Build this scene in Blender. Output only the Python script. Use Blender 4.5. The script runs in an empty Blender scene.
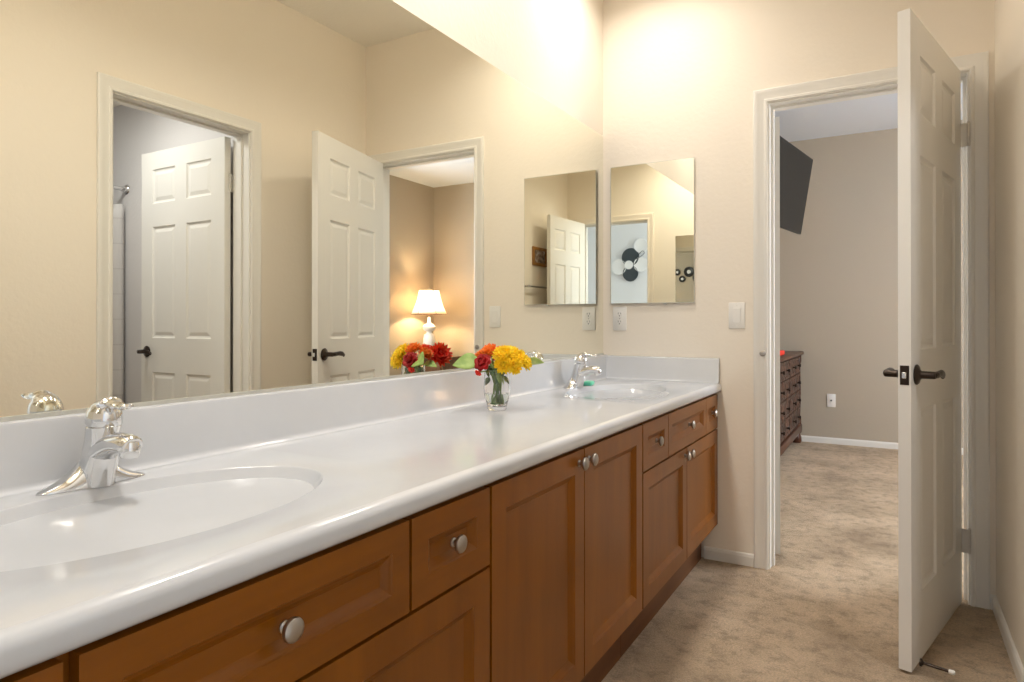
import bpy, bmesh, math, random
from mathutils import Vector, Matrix
random.seed(7)
C = bpy.context.scene
COL = C.collection
PI = math.pi
R = math.radians

# ---------------------------------------------------------------- camera
cam_d = bpy.data.cameras.new('camera')
cam = bpy.data.objects.new('camera', cam_d); COL.objects.link(cam)
cam_d.sensor_fit = 'HORIZONTAL'; cam_d.sensor_width = 36.0
cam_d.lens = 656.44 / 1024 * 36
cam_d.shift_x = (512 - 511.45) / 1024
cam_d.shift_y = (320.22 - 341) / 1024
cam_d.clip_start = 0.02
cam.location = (0, 0, 1.081)
cam.rotation_euler = (PI / 2 + 0.0034, 0, 0.5261)
C.camera = cam

# ---------------------------------------------------------------- world, view, lights
w = bpy.data.worlds.new('world'); C.world = w; w.use_nodes = True
w.node_tree.nodes['Background'].inputs[0].default_value = (0.62, 0.75, 1.0, 1)
w.node_tree.nodes['Background'].inputs[1].default_value = 1.2
C.view_settings.view_transform = 'Standard'
C.view_settings.look = 'None'
C.view_settings.gamma = 1
C.view_settings.use_curve_mapping = False
C.view_settings.exposure = 0.78
try:
    C.cycles.max_bounces = 16; C.cycles.diffuse_bounces = 7; C.cycles.glossy_bounces = 8
    C.cycles.caustics_reflective = False
except Exception: pass

def area(name, loc, target, sx, sy, power, col, shape='RECTANGLE', spread=180):
    d = bpy.data.lights.new(name, 'AREA'); d.shape = shape; d.size = sx
    if shape in ('RECTANGLE', 'ELLIPSE'): d.size_y = sy
    d.energy = power; d.color = col; d.spread = R(spread)
    o = bpy.data.objects.new(name, d); COL.objects.link(o); o.location = loc
    o.rotation_euler = (Vector(target) - Vector(loc)).to_track_quat('-Z', 'Y').to_euler()
    return o
YE, XM, XR, YB = 3.0584, -1.2416, 0.335, 0.12        # end wall, mirror face, right wall, back wall
WARM = (1.0, 0.94, 0.86)
SPOTS = [(-0.92, 2.58), (-0.92, 1.58), (-0.92, 0.60)]  # middle downlight is an added one, spreads the light along the vanity
for (sx_, sy_), sp_w in zip(SPOTS, (4.2, 4.6, 8.2)):
    area('downlight_lamp', (sx_, sy_, 2.765), (sx_, sy_, 0), .22, .22, sp_w, WARM, 'DISK', 150)
area('window_daylight', (2.37, 4.5, 1.55), (0, 4.5, 1.0), 1.5, 1.2, 62, (0.88, 0.93, 1.0))
area('window_daylight', (-2.24, -1.5, 1.55), (0, -1.6, 1.2), 1.15, 1.15, 48, (0.80, 0.89, 1.0))
area('tub_room_fill_lamp', (0.95, 1.65, 2.36), (0.95, 1.65, 0), .25, .25, 6, (.97, .97, 1), 'DISK')  # added unseen lamp that brightens the tub room

# ---------------------------------------------------------------- materials
def mat(name, col, rough=.5, metal=0, **k):
    m = bpy.data.materials.new(name); m.use_nodes = True
    b = m.node_tree.nodes['Principled BSDF']
    b.inputs['Base Color'].default_value = (*col, 1)
    b.inputs['Roughness'].default_value = rough
    b.inputs['Metallic'].default_value = metal
    for a, v in k.items():
        b.inputs[a].default_value = v
    return m
def nodes(m): return m.node_tree.nodes, m.node_tree.links, m.node_tree.nodes['Principled BSDF']
def coords(m, scale=(1, 1, 1)):
    N, L, b = nodes(m)
    t = N.new('ShaderNodeTexCoord'); mp = N.new('ShaderNodeMapping'); mp.inputs['Scale'].default_value = scale
    L.new(t.outputs['Object'], mp.inputs[0]); return mp.outputs[0]
def noise(m, vec, scale, detail=4, rough=.5):
    N, L, b = nodes(m); n = N.new('ShaderNodeTexNoise'); n.inputs['Scale'].default_value = scale
    n.inputs['Detail'].default_value = detail; n.inputs['Roughness'].default_value = rough
    L.new(vec, n.inputs['Vector']); return n.outputs['Fac']
def ramp(m, fac, stops):
    N, L, b = nodes(m); r = N.new('ShaderNodeValToRGB'); e = r.color_ramp.elements
    e[0].position, e[0].color = stops[0][0], (*stops[0][1], 1)
    e[1].position, e[1].color = stops[-1][0], (*stops[-1][1], 1)
    for p, c in stops[1:-1]:
        x = e.new(p); x.color = (*c, 1)
    L.new(fac, r.inputs[0]); return r.outputs[0]
def bump(m, fac, strength, dist):
    N, L, b = nodes(m); n = N.new('ShaderNodeBump'); n.inputs['Strength'].default_value = strength
    n.inputs['Distance'].default_value = dist; L.new(fac, n.inputs['Height']); L.new(n.outputs[0], b.inputs['Normal'])
def mixc(m, fac, a, b_):
    N, L, b = nodes(m); x = N.new('ShaderNodeMix'); x.data_type = 'RGBA'; x.blend_type = 'MULTIPLY'
    x.inputs[0].default_value = fac; L.new(a, x.inputs[6]); L.new(b_, x.inputs[7]); return x.outputs[2]

def paint(name, col, bumpy=.25):
    m = mat(name, col, .62, **{'Specular IOR Level': .3})
    v = coords(m); bump(m, noise(m, v, 55, 3), bumpy, .004); return m
M = {}
M['wall'] = paint('cream_wall_paint', (.87, .805, .705), .2)
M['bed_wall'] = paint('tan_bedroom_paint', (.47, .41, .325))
M['hall_wall'] = paint('pale_hall_paint', (.80, .82, .86))
M['tub_wall'] = paint('tub_room_paint', (.70, .68, .67))
M['ceiling'] = paint('ceiling_paint', (.90, .87, .80), .5)
M['bed_ceiling'] = paint('cool_ceiling_paint', (.74, .79, .86))
M['trim'] = mat('trim_enamel', (.80, .785, .74), .38)
M['door'] = mat('door_enamel', (.80, .785, .74), .42)
M['mirror'] = mat('mirror_glass', (.925, .92, .83), .0, 1)
M['old_mirror'] = mat('cabinet_mirror_glass', (.79, .785, .72), .0, 1)
M['mirror_edge'] = mat('mirror_edge', (.60, .60, .55), .45, .3)
M['chrome'] = mat('chrome', (.74, .745, .75), .10, 1)
M['nickel'] = mat('satin_nickel', (.44, .41, .38), .3, 1)
M['hinge'] = mat('satin_hinge', (.66, .64, .60), .4, .5)
M['bronze'] = mat('dark_bronze', (.045, .032, .025), .32, .7)
M['plastic'] = mat('white_plastic', (.84, .83, .80), .3)
M['slot'] = mat('dark_slot', (.03, .03, .03), .5)
M['tv'] = mat('black_tv_shell', (.012, .013, .013), .45)
M['tvs'] = mat('black_tv_screen', (.008, .009, .01), .35, **{'Specular IOR Level': .25})
M['red_dot'] = mat('red_index_dot', (.6, .02, .03), .3)
M['blue_dot'] = mat('blue_index_dot', (.05, .1, .5), .3)
M['rubber'] = mat('white_rubber', (.8, .78, .72), .6)
M['soap'] = mat('mint_green_soap', (.16, .72, .50), .35, **{'Subsurface Weight': .15})
M['black'] = mat('black_enamel', (.012, .012, .014), .4)
M['whitedisc'] = mat('white_enamel', (.85, .86, .88), .35)
M['slate'] = mat('dark_slate_metal', (.05, .065, .075), .45, .3)

# cultured marble
m = M['marble'] = mat('white_cultured_marble', (.83, .83, .83), .17, **{'Coat Weight': .3, 'Coat Roughness': .05})
v = coords(m, (1, 1, 1)); N, L, b = nodes(m)
L.new(ramp(m, noise(m, v, 3.2, 6, .6), [(.35, (.57, .595, .635)), (.65, (.605, .63, .67))]), b.inputs['Base Color'])

def wood(name, dark, light, axis, rough=.32):
    m = mat(name, light, rough, **{'Coat Weight': .06, 'Coat Roughness': .2, 'Specular IOR Level': .28})
    N, L, b = nodes(m)
    sc = {'z': (9, 9, .9), 'y': (9, .9, 9), 'x': (.9, 9, 9)}[axis]
    g = ramp(m, noise(m, coords(m, sc), 1.6, 7, .62), [(.3, dark), (.7, light)])
    s = ramp(m, noise(m, coords(m, (1, 1, 1)), 3.0, 3, .5), [(.3, (.78, .78, .78)), (.7, (1, 1, 1))])
    L.new(mixc(m, 1.0, g, s), b.inputs['Base Color'])
    return m
M['wood'] = wood('maple_stained_vertical', (.205, .062, .002), (.275, .088, .0025), 'z')
M['woodh'] = wood('maple_stained_horizontal', (.205, .062, .002), (.275, .088, .0025), 'y')
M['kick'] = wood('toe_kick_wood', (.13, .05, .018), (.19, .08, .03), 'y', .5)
M['dresser'] = wood('carved_dark_wood', (.045, .016, .009), (.12, .045, .024), 'y', .35)
M['night'] = wood('nightstand_wood', (.10, .05, .025), (.2, .1, .05), 'x', .4)
M['framewood'] = wood('picture_frame_wood', (.30, .13, .03), (.5, .25, .07), 'z', .4)

# carpet
m = M['carpet'] = mat('beige_carpet', (.5, .42, .33), .95, **{'Specular IOR Level': .1, 'Sheen Weight': .25})
N, L, b = nodes(m); v = coords(m)
big = ramp(m, noise(m, v, 2.3, 5, .6), [(.30, (.42, .295, .175)), (.5, (.68, .51, .33)), (.7, (.84, .66, .46))])
mid = ramp(m, noise(m, v, 17, 6, .75), [(.36, (.54, .50, .46)), (.52, (1, 1, 1))])
fine = ramp(m, noise(m, v, 160, 3, .7), [(.3, (.66, .66, .66)), (.7, (1.12, 1.12, 1.12))])
L.new(mixc(m, 1, mixc(m, .75, big, mid), fine), b.inputs['Base Color'])
bump(m, noise(m, v, 220, 3, .7), .9, .012)

# glass, water
m = M['glass'] = mat('clear_glass', (1, 1, 1), .0, **{'Transmission Weight': 1.0, 'IOR': 1.45})
m = M['water'] = mat('vase_water', (.93, .98, .90), .0, **{'Transmission Weight': 1.0, 'IOR': 1.33})
# lamp shade
m = M['shade'] = mat('lamp_shade_fabric', (.95, .88, .76), .8, **{'Transmission Weight': 0})
N, L, b = nodes(m)
tr = N.new('ShaderNodeBsdfTranslucent'); tr.inputs[0].default_value = (.95, .88, .78, 1)
mx = N.new('ShaderNodeMixShader'); mx.inputs[0].default_value = .6
L.new(b.outputs[0], mx.inputs[1]); L.new(tr.outputs[0], mx.inputs[2]); L.new(mx.outputs[0], N['Material Output'].inputs[0])
def emit(name, col, s):
    m = bpy.data.materials.new(name); m.use_nodes = True; N = m.node_tree.nodes; N.clear()
    e = N.new('ShaderNodeEmission'); e.inputs[0].default_value = (*col, 1); e.inputs[1].default_value = s
    o = N.new('ShaderNodeOutputMaterial'); m.node_tree.links.new(e.outputs[0], o.inputs[0]); return m
M['bulb'] = emit('bulb_glow', (1, .82, .55), 14)
M['lens'] = emit('downlight_lens_glow', (1, .9, .76), 6)
# flowers
def petal(name, c0, c1):
    m = mat(name, c1, .55, **{'Subsurface Weight': .1})
    N, L, b = nodes(m)
    L.new(ramp(m, noise(m, coords(m), 40, 3), [(.3, c0), (.7, c1)]), b.inputs['Base Color']); return m
M['yellow'] = petal('yellow_petals', (1.0, .60, .0), (1.0, .82, .03))
M['orange'] = petal('orange_petals', (.92, .13, .008), (1.0, .28, .02))
M['crimson'] = petal('dark_red_petals', (.30, .003, .004), (.55, .008, .010))
M['red'] = petal('bright_red_petals', (.88, .02, .012), (1.0, .06, .025))
M['leaf'] = petal('green_leaf', (.20, .34, .07), (.36, .50, .14))
M['dleaf'] = petal('dark_green_leaf', (.05, .13, .04), (.10, .22, .06))
M['stem'] = petal('green_stem', (.13, .24, .05), (.22, .34, .09))
# curtain & tile
m = M['curtain'] = mat('white_curtain', (.62, .60, .585), .8)
N, L, b = nodes(m)
br = N.new('ShaderNodeTexBrick'); br.offset = 0; br.inputs['Scale'].default_value = 1
br.inputs['Color1'].default_value = (.62, .60, .585, 1); br.inputs['Color2'].default_value = (.60, .585, .57, 1)
br.inputs['Mortar'].default_value = (.54, .52, .50, 1); br.inputs['Mortar Size'].default_value = .004
br.inputs['Brick Width'].default_value = .15; br.inputs['Row Height'].default_value = .15
t = N.new('ShaderNodeTexCoord'); sp = N.new('ShaderNodeSeparateXYZ'); cb = N.new('ShaderNodeCombineXYZ')
L.new(t.outputs['Object'], sp.inputs[0]); L.new(sp.outputs[1], cb.inputs[0]); L.new(sp.outputs[2], cb.inputs[1])
L.new(cb.outputs[0], br.inputs['Vector']); L.new(br.outputs[0], b.inputs['Base Color'])
# carved front (carved relief on the dresser)
m = M['carved'] = mat('carved_relief_wood', (.1, .04, .02), .38)
N, L, b = nodes(m); v = coords(m, (1, 1, 1))
vo = N.new('ShaderNodeTexVoronoi'); vo.inputs['Scale'].default_value = 17; L.new(v, vo.inputs['Vector'])
L.new(ramp(m, vo.outputs['Distance'], [(.1, (.16, .065, .035)), (.6, (.035, .012, .007))]), b.inputs['Base Color'])
bump(m, vo.outputs['Distance'], 1.0, -.02)
m = M['print'] = mat('picture_print', (.4, .4, .4), .5)
N, L, b = nodes(m)
L.new(ramp(m, noise(m, coords(m), 30, 4), [(.35, (.10, .09, .09)), (.5, (.35, .22, .15)), (.62, (.5, .52, .55))]), b.inputs['Base Color'])

# ---------------------------------------------------------------- mesh helpers (local coordinates)
def BM(): return bmesh.new()
def box(bm, a, b_, bev=0, mtx=None):
    a = Vector(a); b_ = Vector(b_)
    r = bmesh.ops.create_cube(bm, size=1)
    vs = r['verts']; c = (a + b_) / 2; s = b_ - a
    for v in vs: v.co = Vector((v.co.x * s.x, v.co.y * s.y, v.co.z * s.z)) + c
    if bev:
        es = list({e for v in vs for e in v.link_edges})
        r = bmesh.ops.bevel(bm, geom=es, offset=bev, segments=2, affect='EDGES', profile=.5)
        vs = list({v for f in r['faces'] for v in f.verts} | {v for v in vs if v.is_valid})
    if mtx is not None:
        for v in vs: v.co = mtx @ v.co
    return bm
def lathe(bm, prof, seg=32, mtx=None, cap=True):
    rings = []
    for r, z in prof:
        rings.append([bm.verts.new((r * math.cos(2 * PI * i / seg), r * math.sin(2 * PI * i / seg), z)) for i in range(seg)])
    for a, b_ in zip(rings, rings[1:]):
        for i in range(seg):
            bm.faces.new((a[i], a[(i + 1) % seg], b_[(i + 1) % seg], b_[i]))
    if cap:
        if prof[0][0] > 1e-5: bm.faces.new(rings[0][::-1])
        if prof[-1][0] > 1e-5: bm.faces.new(rings[-1])
    if mtx is not None:
        for r in rings:
            for v in r: v.co = mtx @ v.co
    return bm
def loft(bm, rings, cap=True, closed=True):
    R_ = [[bm.verts.new(p) for p in r] for r in rings]; n = len(R_[0])
    for a, b_ in zip(R_, R_[1:]):
        for i in range(n if closed else n - 1):
            bm.faces.new((a[i], a[(i + 1) % n], b_[(i + 1) % n], b_[i]))
    if cap and closed:
        bm.faces.new(R_[0][::-1]); bm.faces.new(R_[-1])
    return R_
def tube(bm, pts, rad, seg=12, cap=True):
    pts = [Vector(p) for p in pts]; n = len(pts)
    if not isinstance(rad, (list, tuple)): rad = [rad] * n
    rings = []; up = None
    for i, p in enumerate(pts):
        t = (pts[min(i + 1, n - 1)] - pts[max(i - 1, 0)]).normalized()
        if up is None:
            up = Vector((0, 0, 1)) if abs(t.z) < .9 else Vector((1, 0, 0))
        x = t.cross(up).normalized(); up = x.cross(t).normalized()
        rr = rad[i] if isinstance(rad[i], (tuple, list)) else (rad[i], rad[i])
        rings.append([p + x * rr[0] * math.cos(2 * PI * k / seg) + up * rr[1] * math.sin(2 * PI * k / seg) for k in range(seg)])
    loft(bm, rings, cap); return bm
def curve(pts, n=8):
    """Catmull-Rom through pts"""
    P = [Vector(p) for p in pts]; P = [2 * P[0] - P[1]] + P + [2 * P[-1] - P[-2]]; out = []
    for i in range(1, len(P) - 2):
        for k in range(n):
            t = k / n; a, b_, c, d = P[i - 1:i + 3]
            out.append(.5 * ((2 * b_) + (c - a) * t + (2 * a - 5 * b_ + 4 * c - d) * t * t + (3 * b_ - a - 3 * c + d) * t ** 3))
    out.append(P[-2]); return out
def finish(name, bm, m, parent=None, smooth=False, merge=1e-5, angle=35):
    if merge: bmesh.ops.remove_doubles(bm, verts=bm.verts, dist=merge)
    bmesh.ops.recalc_face_normals(bm, faces=bm.faces)
    me = bpy.data.meshes.new(name); bm.to_mesh(me); bm.free()
    me.materials.append(m)
    if smooth:
        for p in me.polygons: p.use_smooth = True
        if angle: me.set_sharp_from_angle(angle=R(angle))
    o = bpy.data.objects.new(name, me); COL.objects.link(o)
    if parent: o.parent = parent
    return o
def tag(o, label, cat, group=None):
    o['label'] = label; o['category'] = cat
    if group: o['group'] = group
    return o
def thing(name, label, cat, loc=(0, 0, 0), rz=0, group=None):
    o = bpy.data.objects.new(name, None); COL.objects.link(o); o.location = loc; o.rotation_euler = (0, 0, rz)
    o.empty_display_size = .05
    return tag(o, label, cat, group)
def empty_struct(name, label, loc, rz=0, cat='door'):
    o = bpy.data.objects.new(name, None); COL.objects.link(o); o.location = loc; o.rotation_euler = (0, 0, rz)
    o['kind'] = 'structure'; o['label'] = label; o['category'] = cat; return o
def struct(name, bm, m, label=None, cat=None, **k):
    o = finish(name, bm, m, **k); o['kind'] = 'structure'
    if label: o['label'] = label
    if cat: o['category'] = cat
    return o
def centred(o):
    """move a mesh object's origin to the middle of its base"""
    me = o.data; xs = [v.co for v in me.vertices]
    c = Vector(((min(p.x for p in xs) + max(p.x for p in xs)) / 2, (min(p.y for p in xs) + max(p.y for p in xs)) / 2, min(p.z for p in xs)))
    me.transform(Matrix.Translation(-c)); o.location = o.location + c; return o

def slab(bm, w, h, t, panels, steps, z0=0.0, both=True):
    """panelled slab in local XZ, x 0..w, thickness y 0..t; front face at y=0 (facing -y).
    panels: (x0,x1,z0,z1); steps: (inset, depth) rings inside each panel"""
    xs = sorted({0, w, *[p[0] for p in panels], *[p[1] for p in panels]})
    zs = sorted({0, h, *[p[2] for p in panels], *[p[3] for p in panels]})
    def face(y, sgn):
        for i in range(len(xs) - 1):
            for j in range(len(zs) - 1):
                x0, x1, a, b_ = xs[i], xs[i + 1], zs[j], zs[j + 1]
                hit = any(p[0] <= x0 + 1e-6 and p[1] >= x1 - 1e-6 and p[2] <= a + 1e-6 and p[3] >= b_ - 1e-6 for p in panels)
                if not hit:
                    bm.faces.new([bm.verts.new((X, y, Z + z0)) for X, Z in ((x0, a), (x1, a), (x1, b_), (x0, b_))])
        for (x0, x1, a, b_) in panels:
            prev = None
            for ins, dep in [(0, 0)] + list(steps):
                ring = [bm.verts.new((X, y + sgn * dep, Z + z0)) for X, Z in ((x0 + ins, a + ins), (x1 - ins, a + ins), (x1 - ins, b_ - ins), (x0 + ins, b_ - ins))]
                if prev:
                    for k in range(4): bm.faces.new((prev[k], prev[(k + 1) % 4], ring[(k + 1) % 4], ring[k]))
                prev = ring
            bm.faces.new(prev)
    face(0, 1)
    if both: face(t, -1)
    else: bm.faces.new([bm.verts.new(p) for p in ((0, t, z0), (w, t, z0), (w, t, z0 + h), (0, t, z0 + h))])
    def side(seq, fixed):
        for a, b_ in zip(seq, seq[1:]):
            if fixed[0] == 'x': q = [(fixed[1], 0, a + z0), (fixed[1], t, a + z0), (fixed[1], t, b_ + z0), (fixed[1], 0, b_ + z0)]
            else: q = [(a, 0, fixed[1] + z0), (a, t, fixed[1] + z0), (b_, t, fixed[1] + z0), (b_, 0, fixed[1] + z0)]
            bm.faces.new([bm.verts.new(p) for p in q])
    side(zs, ('x', 0)); side(zs, ('x', w)); side(xs, ('z', 0)); side(xs, ('z', h))
    return bm

def wallbox(bm, axis, at0, at1, u0, u1, z1, holes=()):
    """wall slab with rectangular holes (a,b,za,zb); axis 'x': wall plane normal x"""
    us = sorted({u0, u1, *[h[0] for h in holes], *[h[1] for h in holes]}); zs = sorted({0, z1, *[h[2] for h in holes], *[h[3] for h in holes]})
    for i in range(len(us) - 1):
        j = 0
        while j < len(zs) - 1:
            def hit(j): return any(h[0] <= us[i] + 1e-6 and h[1] >= us[i + 1] - 1e-6 and h[2] <= zs[j] + 1e-6 and h[3] >= zs[j + 1] - 1e-6 for h in holes)
            if hit(j): j += 1; continue
            k = j
            while k + 1 < len(zs) - 1 and not hit(k + 1): k += 1
            if axis == 'x': box(bm, (at0, us[i], zs[j]), (at1, us[i + 1], zs[k + 1]))
            else: box(bm, (us[i], at0, zs[j]), (us[i + 1], at1, zs[k + 1]))
            j = k + 1
    return bm

# ---------------------------------------------------------------- room shell
ZI = 2.04
DX0, DX1 = -0.466, 0.250          # end-wall doorway
TY0, TY1 = 1.535, 2.205           # tub-room doorway
BX0, BX1 = -0.490, 0.165          # doorway behind
ZC = 2.785; JB = .0115
bm = BM(); box(bm, (-2.4, -2.7, -.1), (2.7, 6.7, 0)); struct('floor', bm, M['carpet'], 'beige stained wall-to-wall carpet', 'carpet', merge=0)
bm = wallbox(BM(), 'x', -1.3666, -1.2476, -.0, 3.178, ZC); struct('wall_left', bm, M['wall'], merge=0)
bm = wallbox(BM(), 'y', YE, YE + .06, -1.2476, 2.52, ZC, [(DX0 - JB, DX1 + JB, 0, ZI + JB)]); struct('wall_end', bm, M['wall'], merge=0)
bm = wallbox(BM(), 'y', YE + .0601, YE + .12, -1.37, 2.52, ZC, [(DX0 - JB, DX1 + JB, 0, ZI + JB)]); struct('wall_bedroom_near', bm, M['bed_wall'], merge=0)
bm = wallbox(BM(), 'x', XR, XR + .06, YB, YE, ZC, [(TY0 - JB, TY1 + JB, 0, ZI + JB)]); struct('wall_right', bm, M['wall'], merge=0)
bm = wallbox(BM(), 'x', XR + .0601, XR + .12, YB, YE, ZC, [(TY0 - JB, TY1 + JB, 0, ZI + JB)]); struct('wall_tub_room_left', bm, M['tub_wall'], merge=0)
bm = wallbox(BM(), 'y', YB - .06, YB, -1.2476, 2.1, ZC, [(BX0 - JB, BX1 + JB, 0, ZI + JB)]); struct('wall_back', bm, M['wall'], merge=0)
bm = wallbox(BM(), 'y', YB - .12, YB - .0601, -2.3, 2.1, ZC, [(BX0 - JB, BX1 + JB, 0, ZI + JB)]); struct('wall_hall_near', bm, M['hall_wall'], merge=0)
bm = BM(); box(bm, (-1.37, 0, ZC), (XR + .06, YE + .06, ZC + .1)); struct('ceiling', bm, M['ceiling'], merge=0)
# bedroom shell
BXL, BXR, BYF = -1.25, 2.40, 6.50
bm = wallbox(BM(), 'y', BYF, BYF + .12, BXL - .12, BXR + .12, 2.78); struct('wall_far', bm, M['bed_wall'], merge=0)
bm = wallbox(BM(), 'x', BXL - .12, BXL, YE + .12, BYF, 2.78); struct('wall_bedroom_left', bm, M['bed_wall'], merge=0)
bm = wallbox(BM(), 'x', BXR, BXR + .12, YE + .12, BYF, 2.78, [(3.75, 5.25, .95, 2.15)]); struct('wall_bedroom_right', bm, M['bed_wall'], merge=0)
bm = BM(); box(bm, (BXL - .12, YE + .12, 2.74), (BXR + .12, BYF + .12, 2.84)); struct('ceiling.001', bm, M['bed_ceiling'], merge=0)
# hall shell
bm = wallbox(BM(), 'y', -2.62, -2.5, -2.3, 2.1, 2.6); struct('wall_hall_back', bm, M['hall_wall'], merge=0)
bm = wallbox(BM(), 'x', -2.42, -2.3, -2.62, YB, 2.6, [(-2.1, -.9, .95, 2.15)]); struct('wall_hall_left', bm, M['hall_wall'], merge=0)
bm = wallbox(BM(), 'x', 2.1, 2.22, -2.62, 2.41, 2.6); struct('wall_hall_right', bm, M['hall_wall'], merge=0)
bm = BM(); box(bm, (-2.42, -2.62, 2.6), (2.22, YB - .1201, 2.7)); struct('ceiling.002', bm, M['ceiling'], merge=0)
# tub room shell
bm = wallbox(BM(), 'y', 2.25, 2.41, XR + .12, 2.1, 2.4); struct('wall_tub_room_far', bm, M['tub_wall'], merge=0)
bm = wallbox(BM(), 'y', .78, .9, XR + .12, 2.1, 2.4); struct('wall_tub_room_near', bm, M['tub_wall'], merge=0)
bm = BM(); box(bm, (XR + .12, .78, 2.4), (2.1, 2.41, 2.5)); struct('ceiling.003', bm, M['ceiling'], merge=0)

def window(name, loc, rz, w_, h_):
    root = empty_struct(name, 'white framed window with clear panes', loc, rz, 'window')
    bm = BM(); t = .05
    for a, b_ in (((-w_/2, -.03, 0), (w_/2, .03, t)), ((-w_/2, -.03, h_-t), (w_/2, .03, h_)), ((-w_/2, -.03, t), (-w_/2+t, .03, h_-t)), ((w_/2-t, -.03, t), (w_/2, .03, h_-t)), ((-.02, -.02, t), (.02, .02, h_-t))):
        box(bm, a, b_)
    finish('window_frame', bm, M['trim'], root, merge=0)
    bm = BM(); box(bm, (-w_/2+t, -.004, t), (-.02, .004, h_-t)); box(bm, (.02, -.004, t), (w_/2-t, .004, h_-t)); finish('window_glass', bm, M['glass'], root, merge=0)
window('window_1', (BXR + .08, 4.5, .95), PI / 2, 1.5, 1.2)
window('window_2', (-2.38, -1.5, .95), PI / 2, 1.2, 1.2)

# ---------------------------------------------------------------- casings, jambs, baseboards
CPROF = [(0, 0), (0, .009), (.004, .012), (.012, .012), (.016, .009), (.030, .0105), (.040, .013), (.046, .015), (.055, .015), (.060, .012), (.060, 0)]
def casing(bm, x0, x1, h, y, sgn):
    """casing around an opening x0..x1, top h, on the plane y, thickness towards sgn"""
    path = [(-1, 0, x0, 0.0), (-1, 1, x0, h), (1, 1, x1, h), (1, 0, x1, 0.0)]
    rings = []
    for sx, sz, X, Z in path:
        rings.append([(X + sx * o, y + sgn * d, Z + sz * o) for o, d in CPROF])
    loft(bm, rings, cap=False, closed=False)
def doorway(name, x0, x1, h, t, loc, rz, stop, label, front=True):
    """local: opening along x, wall from y=0 (front) to y=t; stop: y of the stop strip"""
    root = empty_struct(name, label, loc, rz, 'door frame')
    r = .006
    bm = BM(); casing(bm, x0 - r, x1 + r, h + r, 0, -1); finish('casing', bm, M['trim'] if front else M['wall'], root, smooth=True, angle=25)
    bm = BM(); casing(bm, x0 - r, x1 + r, h + r, t, 1); finish('casing', bm, M['trim'], root, smooth=True, angle=25)
    bm = BM(); j = .015
    box(bm, (x0 - .012, -.001, 0), (x0, t + .001, h)); box(bm, (x1, -.001, 0), (x1 + .012, t + .001, h)); box(bm, (x0 - .012, -.001, h), (x1 + .012, t + .001, h + .012))
    finish('jamb', bm, M['trim'], root, merge=0)
    bm = BM(); box(bm, (x0, stop, 0), (x0 + .010, stop + .03, h)); box(bm, (x1 - .010, stop, 0), (x1, stop + .03, h)); box(bm, (x0 + .01, stop, h - .010), (x1 - .01, stop + .03, h))
    finish('stop_strip', bm, M['trim'], root, merge=0)
    return root
f1 = doorway('trim_1', DX0, DX1, ZI, .12, (0, YE, 0), 0, .045, 'cream white moulded frame around the doorway to the bedroom')
bm = BM(); lathe(bm, [(.0, .0), (.013, .0), (.013, .002), (.010, .003), (0, .003)], 20, Matrix.Translation((DX0 - .028, -.0115, .945)) @ Matrix.Rotation(PI / 2, 4, 'X')); sp_ = finish('wall_bumper', bm, M['nickel'], f1, smooth=True)
f2 = doorway('trim_2', -TY1, -TY0, ZI, .12, (XR, 0, 0), -PI / 2, .05, 'cream white frame around the tub room doorway, seen in the mirror')
f3 = doorway('trim_3', -BX1, -BX0, ZI, .12, (0, YB, 0), PI, .05, 'white frame around the hall doorway behind', front=False)

def baseboard(name, pts):
    """axis-aligned runs: ((x0,y0),(x1,y1),(nx,ny)) with n pointing into the room"""
    bm = BM()
    for (x0, y0), (x1, y1), (nx, ny) in pts:
        prof = [(0, 0), (.012, 0), (.012, .040), (.008, .050), (.003, .054), (0, .054)]
        loft(bm, [[(X + nx * d, Y + ny * d, z) for d, z in prof] for X, Y in ((x0, y0), (x1, y1))])
    return struct(name, bm, M['trim'])
baseboard('baseboard_end', [((-.75, YE), (DX0 - .067, YE), (0, -1)), ((DX1 + .067, YE), (XR, YE), (0, -1))])
baseboard('baseboard_right', [((XR, TY1 + .067), (XR, YE - .012), (-1, 0)), ((XR, YB + .012), (XR, TY0 - .067), (-1, 0))])
baseboard('baseboard_far', [((BXL + .012, BYF), (BXR - .012, BYF), (0, -1))])
baseboard('baseboard_bedroom_right', [((BXR, YE + .13), (BXR, BYF), (-1, 0))])
baseboard('baseboard_bedroom_left', [((BXL, YE + .13), (BXL, BYF), (1, 0))])
baseboard('baseboard_hall', [((-2.3, -2.5), (2.1, -2.5), (0, 1))])

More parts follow.
